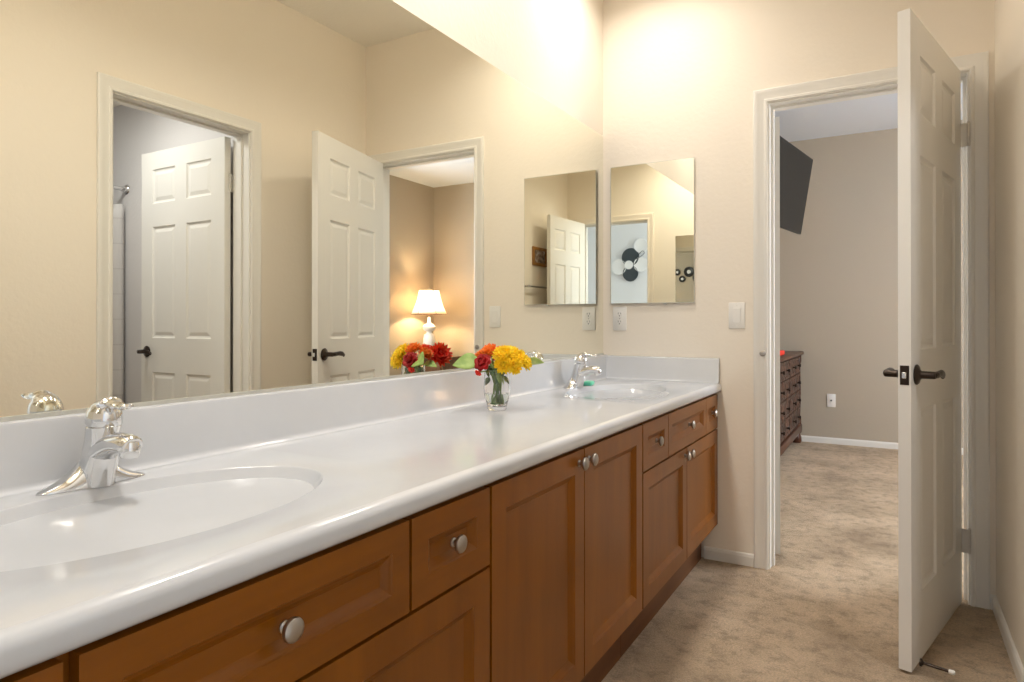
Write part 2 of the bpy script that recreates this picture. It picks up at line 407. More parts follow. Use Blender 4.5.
# ---------------------------------------------------------------- doors
LW, LH, LT = .705, 2.03, .035
cols = [(.105, .305), (.400, .600)]
PANELS = [(a, b_, c, d) for a, b_ in cols for c, d in ((.215, .795), (.985, 1.605), (1.735, 1.925))]
PSTEP = [(.006, .007), (.014, .009), (.030, .004), (.034, .003)]
def lever(parent, x, z, y, sgn, dirx, so=.0):
    """rosette and lever on face y, outward sgn, lever pointing dirx"""
    bm = BM()
    A = Matrix.Translation((x, y, z)) @ Matrix.Rotation(PI / 2 * (1 if sgn < 0 else -1), 4, 'X') @ Matrix.Scale(1 - so * 18, 4, (0, 0, 1))
    lathe(bm, [(0, 0), (.031, 0), (.032, .004), (.028, .008), (.016, .012), (.012, .016), (.0115, .050), (.010, .054), (0, .055)], 28, A)
    tube(bm, curve([(x, y + sgn * (.048 - so), z), (x + dirx * .02, y + sgn * (.053 - so), z + .001), (x + dirx * .06, y + sgn * (.055 - so), z + .003), (x + dirx * .095, y + sgn * (.053 - so), z - .002), (x + dirx * .115, y + sgn * (.048 - so), z - .010)], 5),
         [(.010, .011)] * 5 + [(.008, .011)] * 5 + [(.007, .012)] * 5 + [(.007, .010)] * 5 + [(.004, .006)], 12)
    return finish('door_handle', bm, M['bronze'], parent, smooth=True, merge=1e-6)
def hinge(parent, z):
    bm = BM()
    for k in range(5):
        lathe(bm, [(0, 0), (.0055, 0), (.0055, .0165), (0, .0165)], 14, Matrix.Translation((0, -.006, z - .045 + k * .018)))
    lathe(bm, [(0, 0), (.006, 0), (.004, .006), (0, .007)], 14, Matrix.Translation((0, -.006, z + .045)))
    box(bm, (.0005, -.004, z - .045), (.003, .030, z + .045)); box(bm, (-.003, -.004, z - .045), (-.0005, .020, z + .045))
    return finish('hinge', bm, M['hinge'], parent, smooth=True, merge=0)
def make_door(name, label, loc, rz, latch=True, handle=True, w_=LW, off=0.0, top=2.034, so=0.0, hinges=True):
    """local: pin at origin, leaf along +x, thickness towards +y, hinge barrel at -y side"""
    root = empty_struct(name, label, loc, rz)
    bm = slab(BM(), w_ - .006, top - .010, LT, PANELS if abs(w_ - LW) < .02 else [(a * w_ / LW, b_ * w_ / LW, c, d) for a, b_, c, d in PANELS], PSTEP, z0=.010)
    for v in bm.verts: v.co.x += .003
    leaf = finish('door_leaf', bm, M['door'], root)
    if handle:
        hx = w_ - .06
        lever(root, hx, .918, 0, -1, -1, so); lever(root, hx, .918, LT, 1, -1, so)
    if latch:
        bm = BM(); box(bm, (w_ - .004, .005, .888), (w_ - .0015, LT - .005, .948), .0008)
        lp = finish('latch_plate', bm, M['bronze'], root, merge=0)
        bm = BM(); box(bm, (w_ - .004, .011, .908), (w_ + .007, LT - .012, .928), .002)
        o = finish('latch_bolt', bm, M['chrome'], lp, merge=0)
        o['label'] = 'shiny latch bolt'
    for z in ((1.80, .245) if hinges else ()): hinge(root, z)
    if off:
        for o in root.children:
            if not o.name.startswith('hinge'):
                o.data.transform(Matrix.Translation((0, off, 0)))
                for s_ in o.children: s_.data.transform(Matrix.Translation((0, off, 0)))
    return root
th1 = math.atan2(-.694, -.198) + R(1.41)
d1 = make_door('door_1', 'white six-panel door standing open at the end of the room, dark lever handles', (DX1 - .004, YE - .012, 0), th1, w_=.722, off=.018, top=2.046)
# closed leaf runs to -x with its thickness towards +y (bedroom): mirror the local y
for o in d1.children:
    if o.type == 'MESH':
        o.data.transform(Matrix.Scale(-1, 4, (0, 1, 0))); o.data.flip_normals()
        for s in o.children:
            s.data.transform(Matrix.Scale(-1, 4, (0, 1, 0))); s.data.flip_normals()
# spring door stop screwed to the foot of the leaf, on the face towards the right wall
bm = BM()
sx, sz = .722 - .025, .040
lathe(bm, [(0, 0), (.012, 0), (.012, .004), (.006, .008), (.0045, .010), (.0045, .075), (0, .075)], 14, Matrix.Translation((sx, 0, sz)) @ Matrix.Rotation(-PI / 2, 4, 'X'))
ds = finish('door_stop', bm, M['bronze'], d1, smooth=True)
bm = BM(); lathe(bm, [(0, .0745), (.007, .0745), (.0075, .086), (.005, .09), (0, .0905)], 14, Matrix.Translation((sx, 0, sz)) @ Matrix.Rotation(-PI / 2, 4, 'X'))
o = finish('rubber_tip', bm, M['rubber'], ds, smooth=True); o['label'] = 'white rubber tip'
# tub-room door, open into that room
d2 = make_door('door_2', 'white six-panel door open inside the tub room, seen in the long mirror', (XR + .135, TY1 - .003, 0), 0, latch=False, w_=.735)
for o in d2.children:
    if o.type == 'MESH': o.data.transform(Matrix.Translation((0, -.036, 0)) if 'hinge' not in o.name else Matrix.Translation((0, .0, 0)))
# hall door, swung into the bathroom against the right wall
d3 = make_door('door_3', 'white six-panel door to the hall, seen only in the reflected cabinet mirror', (BX1 + .004, YB + .02, 0), R(87), w_=.69, top=2.05, so=.013)
for o in d3.children:
    if o.name.startswith('door_handle'): o.hide_render = False
# bedroom-side leaf at the left jamb
d4 = make_door('door_4', 'edge of a white door opened back into the bedroom', (DX0 + .016, YE + .185, 0), R(98.5), latch=False, hinges=False, handle=False, w_=.665)

# ---------------------------------------------------------------- vanity
VX, VY0, VY1 = -.685, YB + .005, YE - .012
KN = [(0, 0), (.0085, 0), (.0085, .003), (.006, .006), (.006, .012), (.010, .015), (.0155, .018), (.0165, .022), (.0155, .026), (.011, .0295), (.005, .031), (0, .0312)]
def knob(parent, y, z, x=.0):
    bm = BM(); lathe(bm, KN, 28, Matrix.Translation((x, y - .004, z + .004)) @ Matrix.Rotation(PI / 2, 4, 'Y') @ Matrix.Scale(.8, 4, (0, 0, 1)))
    o = finish('knob', bm, M['nickel'], parent, smooth=True); return o
FT = .019
def front(parent, name, y0, y1, z0, z1, m_, fr=.052):
    """panelled front, face at local x=0 towards +x"""
    g = .0022
    w_ = (y1 - y0) - 2 * g; h_ = z1 - z0
    bm = slab(BM(), w_, h_, FT, [(fr, w_ - fr, fr, h_ - fr)], [(.002, .002), (.006, .004), (.015, .0105), (.018, .012), (.021, .012)], both=False)
    # local slab x->y, y->-x
    for v in bm.verts: v.co = Vector((-v.co.y, v.co.x + y0 + g, v.co.z + z0))
    # soften outer edge
    return finish(name, bm, m_, parent)
ZK, ZD0, ZD1, ZT = .150, .172, .600, .757
def unit(label, y0, y1, drawers, doors):
    root = thing('vanity_cabinet', label, 'cabinet', (VX, (y0 + y1) / 2, 0)); c = (y0 + y1) / 2
    bm = BM()
    a_, b2 = y0 + .0008 - c, y1 - .0008 - c
    box(bm, (-.545, a_, ZK), (-FT - .001, b2, ZK + .018)); box(bm, (-.545, a_, ZK + .018), (-.530, b2, ZT + .006))
    box(bm, (-.530, a_, ZK + .018), (-FT - .001, a_ + .016, ZT + .006)); box(bm, (-.530, b2 - .016, ZK + .018), (-FT - .001, b2, ZT + .006))
    box(bm, (-FT - .017, a_ + .016, ZT - .03), (-FT - .001, b2 - .016, ZT + .006)); box(bm, (-FT - .017, a_ + .016, ZD1 - .02), (-FT - .001, b2 - .016, ZD1 + .03))
    for yy in sorted({d_[1] for d_ in list(drawers) + list(doors) if d_[1] < y1 - .03}): box(bm, (-FT - .016, yy - .02 - c, ZK + .018), (-FT - .0015, yy + .02 - c, ZT))
    finish('cabinet_body', bm, M['wood'], root, merge=0)
    bm = BM(); box(bm, (-.53, y0 + .0008 - c, 0), (-.075, y1 - .0008 - c, ZK)); finish('toe_kick', bm, M['kick'], root, merge=0)
    for (a, b_) in drawers:
        d = front(root, 'drawer', a - c, b_ - c, ZD1 + .006, ZT, M['woodh'], .042 if b_ - a > .4 else .045)
        knob(d, (a + b_) / 2 - c, (ZD1 + ZT) / 2 + .003)
    for (a, b_, ztop, ky) in doors:
        d = front(root, 'door', a - c, b_ - c, ZD0, ztop, M['wood'], .055)
        kz = ztop - .035 if ztop > .7 else ztop - .03
        knob(d, (b_ - .03 if ky > 0 else a + .03) - c, kz)
    return root
S = [2.008, 2.276, 2.803, YE - .02]
unit('maple sink cabinet at the far end by the wall, three drawers over two doors', 2.008, YE - .014, [(2.010, 2.284), (2.284, 2.826), (2.826, 3.036)], [(2.010, 2.523, ZD1, 1), (2.523, 3.036, ZD1, -1)])
unit('stained maple cabinet in the middle of the vanity with two full-height doors', 1.099, 2.008, [], [(1.101, 1.553, ZT, 1), (1.553, 2.006, ZT, -1)])
unit('maple sink cabinet at the near end under the first faucet, wide drawer over doors', YB + .004, 1.099, [(.851, 1.097), (.340, .849), (YB + .008, .330)], [(.60, 1.097, ZD1, -1), (YB + .008, .60, ZD1, 1)])

# countertop with integral sinks
ZTOP = .806
ct = thing('countertop', 'long white cultured marble countertop with two integral oval sinks and backsplash', 'countertop', (-.95, 1.58, .766))
O = Vector((-.95, 1.58, .766))
CY0, CY1 = YB + .002, YE - .002
XB, XF = -1.222, -.690
SINKS = [(-.965, .580), (-.965, 2.515)]
AX, AY = .180, .300
bm = BM()
def q(*ps): bm.faces.new([bm.verts.new(Vector(p) - O) for p in ps])
ys = [CY0, .18, .97, 2.13, 2.92, CY1]
for a, b_ in ((ys[0], ys[1]), (ys[2], ys[3]), (ys[4], ys[5])):
    q((XB, a, ZTOP), (XF, a, ZTOP), (XF, b_, ZTOP), (XB, b_, ZTOP))
NS = 128
for (cx, cy), (ya, yb) in zip(SINKS, ((ys[1], ys[2]), (ys[3], ys[4]))):
    angs = sorted([2 * PI * i / NS for i in range(NS)] + [math.atan2((Y - cy), (X - cx)) % (2 * PI) for X in (XB, XF) for Y in (ya, yb)])
    rings = []
    def rect(a):
        dx, dy = math.cos(a), math.sin(a); ts = []
        if dx > 1e-9: ts.append((XF - cx) / dx)
        if dx < -1e-9: ts.append((XB - cx) / dx)
        if dy > 1e-9: ts.append((yb - cy) / dy)
        if dy < -1e-9: ts.append((ya - cy) / dy)
        t = min(x for x in ts if x > 0); return (cx + dx * t, cy + dy * t, ZTOP)
    rings.append([rect(a) for a in angs])
    def ell(k, z, dx=0): # k scale of ellipse in direction a
        out = []
        for a in angs:
            ca, sa = math.cos(a), math.sin(a); r = 1 / math.sqrt((ca / AX) ** 2 + (sa / AY) ** 2)
            out.append((cx + ca * r * k + dx, cy + sa * r * k, z))
        return out
    prof = [(1.01, 0), (1.003, -.0006), (.996, -.003), (.985, -.007), (.96, -.016), (.91, -.033), (.84, -.054), (.75, -.075), (.63, -.096), (.48, -.113), (.3, -.125), (.12, -.131)]
    for k, dz in prof: rings.append(ell(k, ZTOP + dz, -.03 * max(0, 1 - k)))
    RR = loft(bm, [[tuple(Vector(p) - O) for p in r] for r in rings], cap=False)
    bm.faces.new(RR[-1])
# front nose
nose = [(XF, ZTOP), (XF + .006, ZTOP - .001), (XF + .012, ZTOP - .004), (XF + .0165, ZTOP - .009), (XF + .018, ZTOP - .016), (XF + .018, ZTOP - .026), (XF + .016, ZTOP - .033), (XF + .010, ZTOP - .039), (XF, ZTOP - .041), (XF - .03, ZTOP - .041), (XF - .03, ZTOP - .02), (-1.2, ZTOP - .02)]
loft(bm, [[tuple(Vector((x, Y, z)) - O) for x, z in nose] for Y in (CY0, CY1)], cap=False, closed=False)
top = finish('counter_slab', bm, M['marble'], ct, smooth=True, merge=1e-4, angle=40)
# backsplash with cove
bm = BM()
pf = [(XB + .012, ZTOP + .0005), (XB + .006, ZTOP + .0018), (XB + .0018, ZTOP + .006), (XB, ZTOP + .012), (XB, .914), (XB - .002, .919), (XB - .006, .921), (-1.246, .921), (-1.246, ZTOP + .0005)]
loft(bm, [[tuple(Vector((x, Y, z)) - O) for x, z in pf] for Y in (CY0, CY1)])
finish('backsplash', bm, M['marble'], ct, smooth=True, angle=40)
for nm, Y, s in (('side_splash', CY1, -1), ('side_splash', CY0, 1)):
    bm = BM()
    pf2 = [(Y, ZTOP + .0005), (Y, .918), (Y + s * .014, .918), (Y + s * .018, .916), (Y + s * .020, .912), (Y + s * .020, ZTOP + .010), (Y + s * .024, ZTOP + .003), (Y + s * .030, ZTOP + .0005)]
    loft(bm, [[tuple(Vector((X, yy, z)) - O) for yy, z in pf2] for X in (XB + .0005, XF + .010)])
    finish(nm, bm, M['marble'], ct, smooth=True, angle=40)
for (cx, cy) in SINKS:
    bm = BM(); lathe(bm, [(0, 0), (.021, 0), (.022, .002), (.018, .004), (.014, .003), (0, .005)], 24, Matrix.Translation(Vector((cx - .026, cy, ZTOP - .1305)) - O))
    o = finish('sink_drain', bm, M['chrome'], ct, smooth=True); o['label'] = 'chrome drain'

# ---------------------------------------------------------------- mirrors
big = thing('wall_mirror', 'large frameless wall mirror running the length of the vanity', 'mirror', (XM - .003, 1.6, .9215))
bm = BM(); box(bm, (-.0025, -1.46, .0), (.0028, YE - .014 - 1.6, 2.006 - .9215)); finish('mirror_backing', bm, M['mirror_edge'], big, merge=0)
bm = BM(); box(bm, (.0029, -1.459, .001), (.0032, YE - .0145 - 1.6, 2.0055 - .9215)); finish('mirror_glass', bm, M['mirror'], big, merge=0)
bm = BM(); box(bm, (-.0028, -1.46, -.0003), (.006, YE - .014 - 1.6, .007)); o = finish('bottom_channel', bm, M['mirror_edge'], big, merge=0); o['label'] = 'thin metal channel along the bottom edge'

def med_cabinet(label, x0, x1, z0, z1, y, sgn):
    root = thing('medicine_cabinet', label, 'cabinet', ((x0 + x1) / 2, y, z0))
    w_ = x1 - x0; h_ = z1 - z0
    bm = BM(); box(bm, (-w_/2 + .004, 0, .004), (w_/2 - .004, sgn * .007, h_ - .004)); finish('cabinet_case', bm, M['trim'], root, merge=0)
    bm = BM(); box(bm, (-w_/2, sgn * .007, 0), (w_/2, sgn * .0122, h_)); d = finish('mirror_door', bm, M['mirror_edge'], root, merge=0)
    bm = BM(); box(bm, (-w_/2 + .0022, sgn * .0122, .0022), (w_/2 - .0022, sgn * .0125, h_ - .0022)); finish('mirror_glass', bm, M['old_mirror'], d, merge=0)
    return root
mc = med_cabinet('frameless mirrored medicine cabinet on the end wall beside the doorway', -1.203, -.7915, 1.173, 1.8455, YE, -1)
bm = BM(); box(bm, (.06, -.0155, -.006), (.075, -.009, .002), .001); o = finish('door_catch', bm, M['mirror_edge'], mc, merge=0)
med_cabinet('second mirrored medicine cabinet on the back wall, seen only in reflection', -1.17, -.76, 1.20, 1.875, YB, 1)

# ---------------------------------------------------------------- faucets
def faucet(label, loc):
    root = thing('faucet', label, 'faucet', loc, 0, 'chrome centerset faucets')
    # base plate with sloping wings, along y
    bm = BM(); rings = []
    n = 24
    for i in range(33):
        t = -1 + 2 * i / 32; y = t * .088
        half = .023 * math.sqrt(max(0.0, 1 - abs(t) ** 2.6)) + .0005
        hz = .010 * (1 - abs(t) ** 3) + .042 * math.exp(-(y / .036) ** 2) + .0025 * (1 - t * t)
        ring = []
        for k in range(n):
            a = PI * k / (n - 1)
            ring.append((half * math.cos(a) * (1.0 if hz < .02 else 1.0), y, .001 + hz * math.sin(a) ** .75 if 0 < k < n - 1 else 0.0))
        rings.append(ring)
    loft(bm, rings); base = finish('base_plate', bm, M['chrome'], root, smooth=True, angle=60)
    # body column leaning forward and up
    bm = BM(); rings = []
    for z, cx, rx, ry in ((.0, .004, .032, .028), (.020, .009, .033, .027), (.040, .015, .034, .027), (.060, .020, .031, .0255), (.078, .024, .028, .0250), (.092, .027, .0265, .0255), (.1005, .029, .0265, .0265), (.102, .029, .0245, .0245)):
        rings.append([(cx + rx * math.cos(2*PI*k/28), ry * math.sin(2*PI*k/28), z) for k in range(28)])
    loft(bm, rings); finish('faucet_body', bm, M['chrome'], root, smooth=True, angle=50)
    # spout
    bm = BM(); pts = curve([(.020, 0, .054), (.044, 0, .066), (.070, 0, .075), (.094, 0, .077), (.114, 0, .074)], 6)
    rad = []
    for i in range(len(pts)):
        t = i / (len(pts) - 1); rad.append((.025 - .005 * t, .021 - .006 * t) if t < .93 else (.017, .013))
    tube(bm, pts, rad, 20)
    lathe(bm, [(0, -.003), (.0135, -.003), (.015, 0), (.0155, .014), (.013, .022), (0, .024)], 20, Matrix.Translation((.106, 0, .059)))
    sp = finish('spout', bm, M['chrome'], root, smooth=True, merge=0, angle=50)
    # handle: dome cap and lever
    bm = BM()
    T = Matrix.Translation((.029, 0, .1015)) @ Matrix.Rotation(R(8), 4, 'Y')
    lathe(bm, [(0, .002), (.0255, .002), (.0275, .005), (.0275, .014), (.0255, .025), (.0195, .035), (.010, .0405), (0, .042)], 28, T)
    tube(bm, curve([(.022, 0, .127), (.046, 0, .139), (.068, 0, .138), (.088, 0, .135), (.102, 0, .139)], 6),
         [(.022, .013)] * 4 + [(.019, .011)] * 4 + [(.0125, .0065)] * 6 + [(.0095, .0045)] * 6 + [(.010, .0045)] * 4 + [(.006, .003)], 16)
    hd = finish('handle', bm, M['chrome'], root, smooth=True, merge=0, angle=50)
    for s, mm, nm in ((1, M['red_dot'], 'red index dot'), (-1, M['blue_dot'], 'blue index dot')):
        bm = BM(); lathe(bm, [(0, 0), (.004, 0), (.004, .0012), (0, .0018)], 14, Matrix.Translation((.0555, s * -.0045, .1135)) @ Matrix.Rotation(R(92), 4, 'Y'))
        o = finish('index_button', bm, mm, hd, smooth=True); o['label'] = nm
    return root
faucet('chrome single-lever faucet behind the near sink', (-1.175, .610, ZTOP + .0005))
faucet('chrome single-lever faucet behind the far sink by the end wall', (-1.168, 2.545, ZTOP + .0005))

# green soap
bm = BM(); box(bm, (-.020, -.032, 0), (.020, .032, .018), .007)
o = finish('soap_bar', bm, M['soap'], smooth=True, merge=0, angle=60); o.location = (-1.150, 2.655, ZTOP + .0005); o.rotation_euler = (0, 0, R(12))
tag(o, 'small mint green soap bar beside the far faucet', 'soap')

# ---------------------------------------------------------------- vase and flowers
VC = Vector((-1.075, 1.761, ZTOP + .0005))
vs = thing('glass_vase', 'clear glass vase with water on the countertop between the sinks', 'vase', VC)
vp = [(.026, 0), (.029, .002), (.030, .010), (.036, .030), (.041, .050), (.0425, .070), (.041, .095), (.0395, .118), (.040, .128)]
vi = [(.038, .128), (.0375, .117), (.039, .095), (.0402, .070), (.0385, .050), (.0335, .031), (.027, .016), (.020, .012), (0, .011)]
bm = BM(); lathe(bm, [(0, 0)] + vp + vi, 48, cap=False); finish('vase_glass', bm, M['glass'], vs, smooth=True, angle=50)
bm = BM(); lathe(bm, [(0, .0115), (.020, .0123), (.0268, .0163), (.0333, .0312), (.0382, .0502), (.0385, .052), (0, .052)], 40, cap=False); finish('water', bm, M['water'], vs, smooth=True, angle=50)

RI = Vector((.865, .502, 0)); FW = Vector((-.502, .865, 0))   # sideways / away directions for placing blooms
def petal_mesh(bm, M4, L_, W_, curl, cup, n=5, m_=4, ruffle=0):
    """petal from origin along +y, curling up (+z)"""
    rows = []
    for i in range(n + 1):
        t = i / n; wd = W_ * math.sin(PI * (.12 + .80 * t)) ** .8
        ang = curl * t; y = L_ * (math.sin(ang) / curl if abs(curl) > 1e-3 else t); z = L_ * ((1 - math.cos(ang)) / curl if abs(curl) > 1e-3 else 0)
        row = []
        for j in range(m_ + 1):
            s = -1 + 2 * j / m_
            row.append(bm.verts.new(M4 @ Vector((s * wd / 2, y - (abs(s) ** 2) * L_ * .08 * t, z + cup * s * s * wd + ruffle * math.sin(5 * s + i) * t))))
        rows.append(row)
    for a, b_ in zip(rows, rows[1:]):
        for j in range(m_): bm.faces.new((a[j], a[j + 1], b_[j + 1], b_[j]))
def bloom(kind, size):
    bm = BM()
    if kind == 'rose':
        layers = [(4, .25, 84), (5, .45, 74), (6, .68, 60), (7, .88, 42), (8, 1.0, 22)]
        for li, (n_, k, tilt) in enumerate(layers):
            for i in range(n_):
                a = 2 * PI * (i + .5 * li) / n_ + random.uniform(-.1, .1)
                Mx = Matrix.Rotation(a, 4, 'Z') @ Matrix.Translation((0, size * .12 * k, 0)) @ Matrix.Rotation(R(tilt), 4, 'X')
                petal_mesh(bm, Mx, size * (.62 + .25 * k), size * (.55 + .45 * k), R(-30 if li > 2 else 25), .18, ruffle=size * .02)
    elif kind == 'mum':
        for li, (n_, k, tilt) in enumerate([(6, .35, 80), (9, .55, 66), (12, .75, 50), (14, .9, 34), (16, 1.0, 16), (14, .95, 0)]):
            for i in range(n_):
                a = 2 * PI * (i + .5 * (li % 2)) / n_ + random.uniform(-.12, .12)
                Mx = Matrix.Rotation(a, 4, 'Z') @ Matrix.Translation((0, size * .06, 0)) @ Matrix.Rotation(R(tilt + random.uniform(-7, 7)), 4, 'X')
                petal_mesh(bm, Mx, size * (.55 + .45 * k), size * .36, R(28), .25, 5, 3, ruffle=size * .035)
    elif kind == 'gerbera':
        for li, (n_, k, tilt) in enumerate([(12, .35, 55), (16, .6, 34), (20, .85, 18), (22, 1.0, 6)]):
            for i in range(n_):
                a = 2 * PI * (i + .5 * (li % 2)) / n_
                Mx = Matrix.Rotation(a, 4, 'Z') @ Matrix.Translation((0, size * .08, size * .02 * (3 - li))) @ Matrix.Rotation(R(tilt + random.uniform(-4, 4)), 4, 'X')
                petal_mesh(bm, Mx, size * k, size * .26, R(12), .2, 4, 2)
        lathe(bm, [(0, 0), (size * .18, 0), (size * .16, size * .1), (0, size * .12)], 14)
    return bm
def leaf_mesh(bm, base, d, L_, W_, droop=.25, twist=0):
    d = Vector(d).normalized(); side = d.cross(Vector((0, 0, 1))).normalized(); up = side.cross(d)
    side = (side * math.cos(twist) + up * math.sin(twist)).normalized(); up = side.cross(d)
    rows = []; n = 8
    for i in range(n + 1):
        t = i / n; wd = W_ * (math.sin(PI * t ** .8) ** .9) + .0008
        c = Vector(base) + d * L_ * t - Vector((0, 0, 1)) * droop * L_ * t * t
        rows.append([bm.verts.new(c + side * wd / 2 * s + up * wd * .14 * abs(s)) for s in (-1, -.5, 0, .5, 1)])
    for a, b_ in zip(rows, rows[1:]):
        for j in range(4): bm.faces.new((a[j], a[j + 1], b_[j + 1], b_[j]))
def solid(o, t=.0006):
    md = o.modifiers.new('thickness', 'SOLIDIFY'); md.thickness = t; md.offset = 0; return o
k_st = 0
def flower(name, kind, m_, size, off, face, label, cat='flower', group=None, leaves=()):
    """off: (sideways, away, height above counter) of the bloom; face: same axes"""
    global k_st
    a = k_st * 2.4; k_st += 1
    foot = VC + Vector((.016 * math.cos(a), .016 * math.sin(a), .018))
    top_ = VC + RI * off[0] + FW * off[1] + Vector((0, 0, off[2]))
    nrm = (RI * face[0] + FW * face[1] + Vector((0, 0, face[2]))).normalized()
    root = thing(name, label, cat, foot, 0, group)
    neck = VC + Vector(((top_ - VC).x * .32, (top_ - VC).y * .32, .118))
    sc = min(1, .026 / max(1e-4, Vector((neck - VC).xy).length)); neck = VC + Vector(((neck - VC).x * sc, (neck - VC).y * sc, .118))
    bm = BM(); tube(bm, [p - foot for p in curve([foot, (foot + neck) / 2, neck, top_ - nrm * size * .25, top_], 5)], .0022, 8)
    st = finish('stem', bm, M['stem'], root, smooth=True)
    bm = bloom(kind, size); rot = nrm.to_track_quat('Z', 'Y').to_matrix().to_4x4()
    bm.transform(Matrix.Translation(top_ - foot - nrm * size * .2) @ rot)
    solid(finish('bloom', bm, m_, root, smooth=True, merge=0, angle=0))
    for (lo, ld, LL, LW_, dr, tw, lm) in leaves:
        bm = BM(); leaf_mesh(bm, VC + RI * lo[0] + FW * lo[1] + Vector((0, 0, lo[2])) - foot, RI * ld[0] + FW * ld[1] + Vector((0, 0, ld[2])), LL, LW_, dr, tw)
        solid(finish('leaf', bm, lm, root, smooth=True, angle=0))
    return root
gy = 'yellow blooms in the vase'
flower('yellow_flower', 'mum', M['yellow'], .038, (.020, -.030, .172), (.0, -.7, .7), 'yellow ruffled bloom at the centre of the bouquet, just right of the dark red rose', group=gy)
flower('yellow_flower', 'mum', M['yellow'], .040, (.062, -.020, .163), (.5, -.6, .6), 'yellow ruffled bloom at the right of the bouquet', group=gy,
       leaves=[((.085, .01, .148), (1, .1, .10), .065, .036, .12, .8, M['leaf'])])
flower('yellow_flower', 'mum', M['yellow'], .034, (.040, .012, .180), (.1, -.2, 1), 'yellow ruffled bloom at the top of the bouquet', group=gy)
flower('yellow_flower', 'mum', M['yellow'], .031, (.020, -.045, .145), (-.1, -1, .1), 'yellow ruffled bloom lowest at the front of the bouquet', group=gy)
flower('yellow_flower', 'mum', M['yellow'], .028, (.090, -.012, .148), (1, -.4, .3), 'small golden yellow bloom furthest right in the bouquet', group=gy)
flower('yellow_flower', 'mum', M['yellow'], .028, (.055, -.045, .140), (.4, -1, .0), 'small golden yellow bloom under the right-hand blooms', group=gy)
flower('red_rose', 'rose', M['crimson'], .032, (-.045, -.030, .152), (-.5, -.9, .5), 'dark red rose at the left front of the bouquet',
       leaves=[((-.055, -.01, .148), (-1, -.12, .14), .085, .062, .22, .9, M['leaf'])])
flower('orange_flower', 'mum', M['orange'], .032, (-.020, -.006, .184), (-.2, -.5, 1), 'orange-red bloom at the top of the bouquet above the dark red rose')
flower('orange_flower', 'mum', M['orange'], .028, (-.050, .025, .170), (-.6, .2, .9), 'orange-red bloom at the back left of the bouquet by the mirror')
flower('red_flower', 'mum', M['red'], .046, (-.030, .085, .165), (-.92, .0, .4), 'big bright red bloom at the back of the bouquet facing the mirror',
       leaves=[((-.045, .02, .135), (-.55, .25, .1), .06, .034, .3, .6, M['leaf'])])
flower('red_flower', 'mum', M['red'], .034, (.010, .052, .172), (-.8, .3, .7), 'smaller bright red bloom behind the yellow blooms')
flower('red_bud', 'rose', M['red'], .013, (-.058, -.030, .118), (-.6, -.5, -.7), 'small red bud drooping below the dark red rose', cat='flower bud')
# greenery in the neck of the vase
gr = thing('foliage_sprig', 'bunch of green leaves and stems filling the neck of the glass vase', 'foliage', VC + Vector((0, 0, .02)))
bm = BM()
for i in range(8):
    a = i * PI / 4 + .3; r = .014
    tube(bm, curve([(r * math.cos(a + 2), r * math.sin(a + 2), 0), (r * .35 * math.cos(a), r * .35 * math.sin(a), .045), (.024 * math.cos(a), .024 * math.sin(a), .112)], 4), .0018, 6)
finish('stem', bm, M['stem'], gr, smooth=True, merge=0)
for i in range(26):
    a = i * 2.399; r = random.uniform(.010, .026); z = random.uniform(.078, .122)
    bm = BM(); leaf_mesh(bm, (r * math.cos(a), r * math.sin(a), z), (math.cos(a) * .35, math.sin(a) * .35, .6 if i % 2 else -.5), random.uniform(.022, .034), random.uniform(.013, .020), .1, random.uniform(-1, 1))
    solid(finish('leaf', bm, M['dleaf'] if i % 3 else M['leaf'], gr, smooth=True, angle=0))

# ---------------------------------------------------------------- switch and outlets
def plate(name, label, cat, loc, kind, rz=0):
    root = thing(name, label, cat, loc, rz)
    bm = BM(); box(bm, (-.0355, -.0055, -.0585), (.0355, 0, .0585), .003); p = finish('cover_plate', bm, M['plastic'], root, smooth=True, merge=0)
    if kind == 'rocker':
        bm = BM(); box(bm, (-.0165, -.0075, -.033), (.0165, -.0045, .033), .001)
        bm.verts.ensure_lookup_table()
        finish('rocker', bm, M['plastic'], root, merge=0)
        for z in (.048, -.048):
            bm = BM(); lathe(bm, [(0, 0), (.003, 0), (.0025, .001), (0, .0012)], 12, Matrix.Translation((0, -.0055, z)) @ Matrix.Rotation(PI/2, 4, 'X')); finish('screw', bm, M['plastic'], p)
    elif kind == 'duplex':
        for z in (-.0195, .0195):
            bm = BM(); lathe(bm, [(0, 0), (.0165, 0), (.0165, .0018), (.0155, .0025), (0, .0025)], 24, Matrix.Translation((0, -.005, z)) @ Matrix.Rotation(PI/2, 4, 'X'))
            rc = finish('receptacle', bm, M['plastic'], root, smooth=True)
            bm = BM()
            box(bm, (-.0075, -.0081, z + .001), (-.0055, -.0074, z + .010)); box(bm, (.0055, -.0081, z + .0015), (.0075, -.0074, z + .009)); lathe(bm, [(0, 0), (.0028, 0), (.0028, .0006), (0, .0006)], 12, Matrix.Translation((0, -.0075, z - .006)) @ Matrix.Rotation(PI/2, 4, 'X'))
            finish('slot', bm, M['slot'], rc, merge=0)
        bm = BM(); lathe(bm, [(0, 0), (.003, 0), (.0025, .001), (0, .0012)], 12, Matrix.Translation((0, -.0055, 0)) @ Matrix.Rotation(PI/2, 4, 'X')); finish('screw', bm, M['nickel'], p)
    else:
        bm = BM(); lathe(bm, [(0, 0), (.0075, 0), (.0075, .003), (.004, .004), (.004, .009), (0, .009)], 14, Matrix.Translation((0, -.005, 0)) @ Matrix.Rotation(PI/2, 4, 'X')); finish('cable_jack', bm, M['slate'], root, smooth=True)
    return root
plate('light_switch', 'white rocker light switch on the end wall beside the doorway', 'light switch', (-.6045, YE, 1.112), 'rocker')
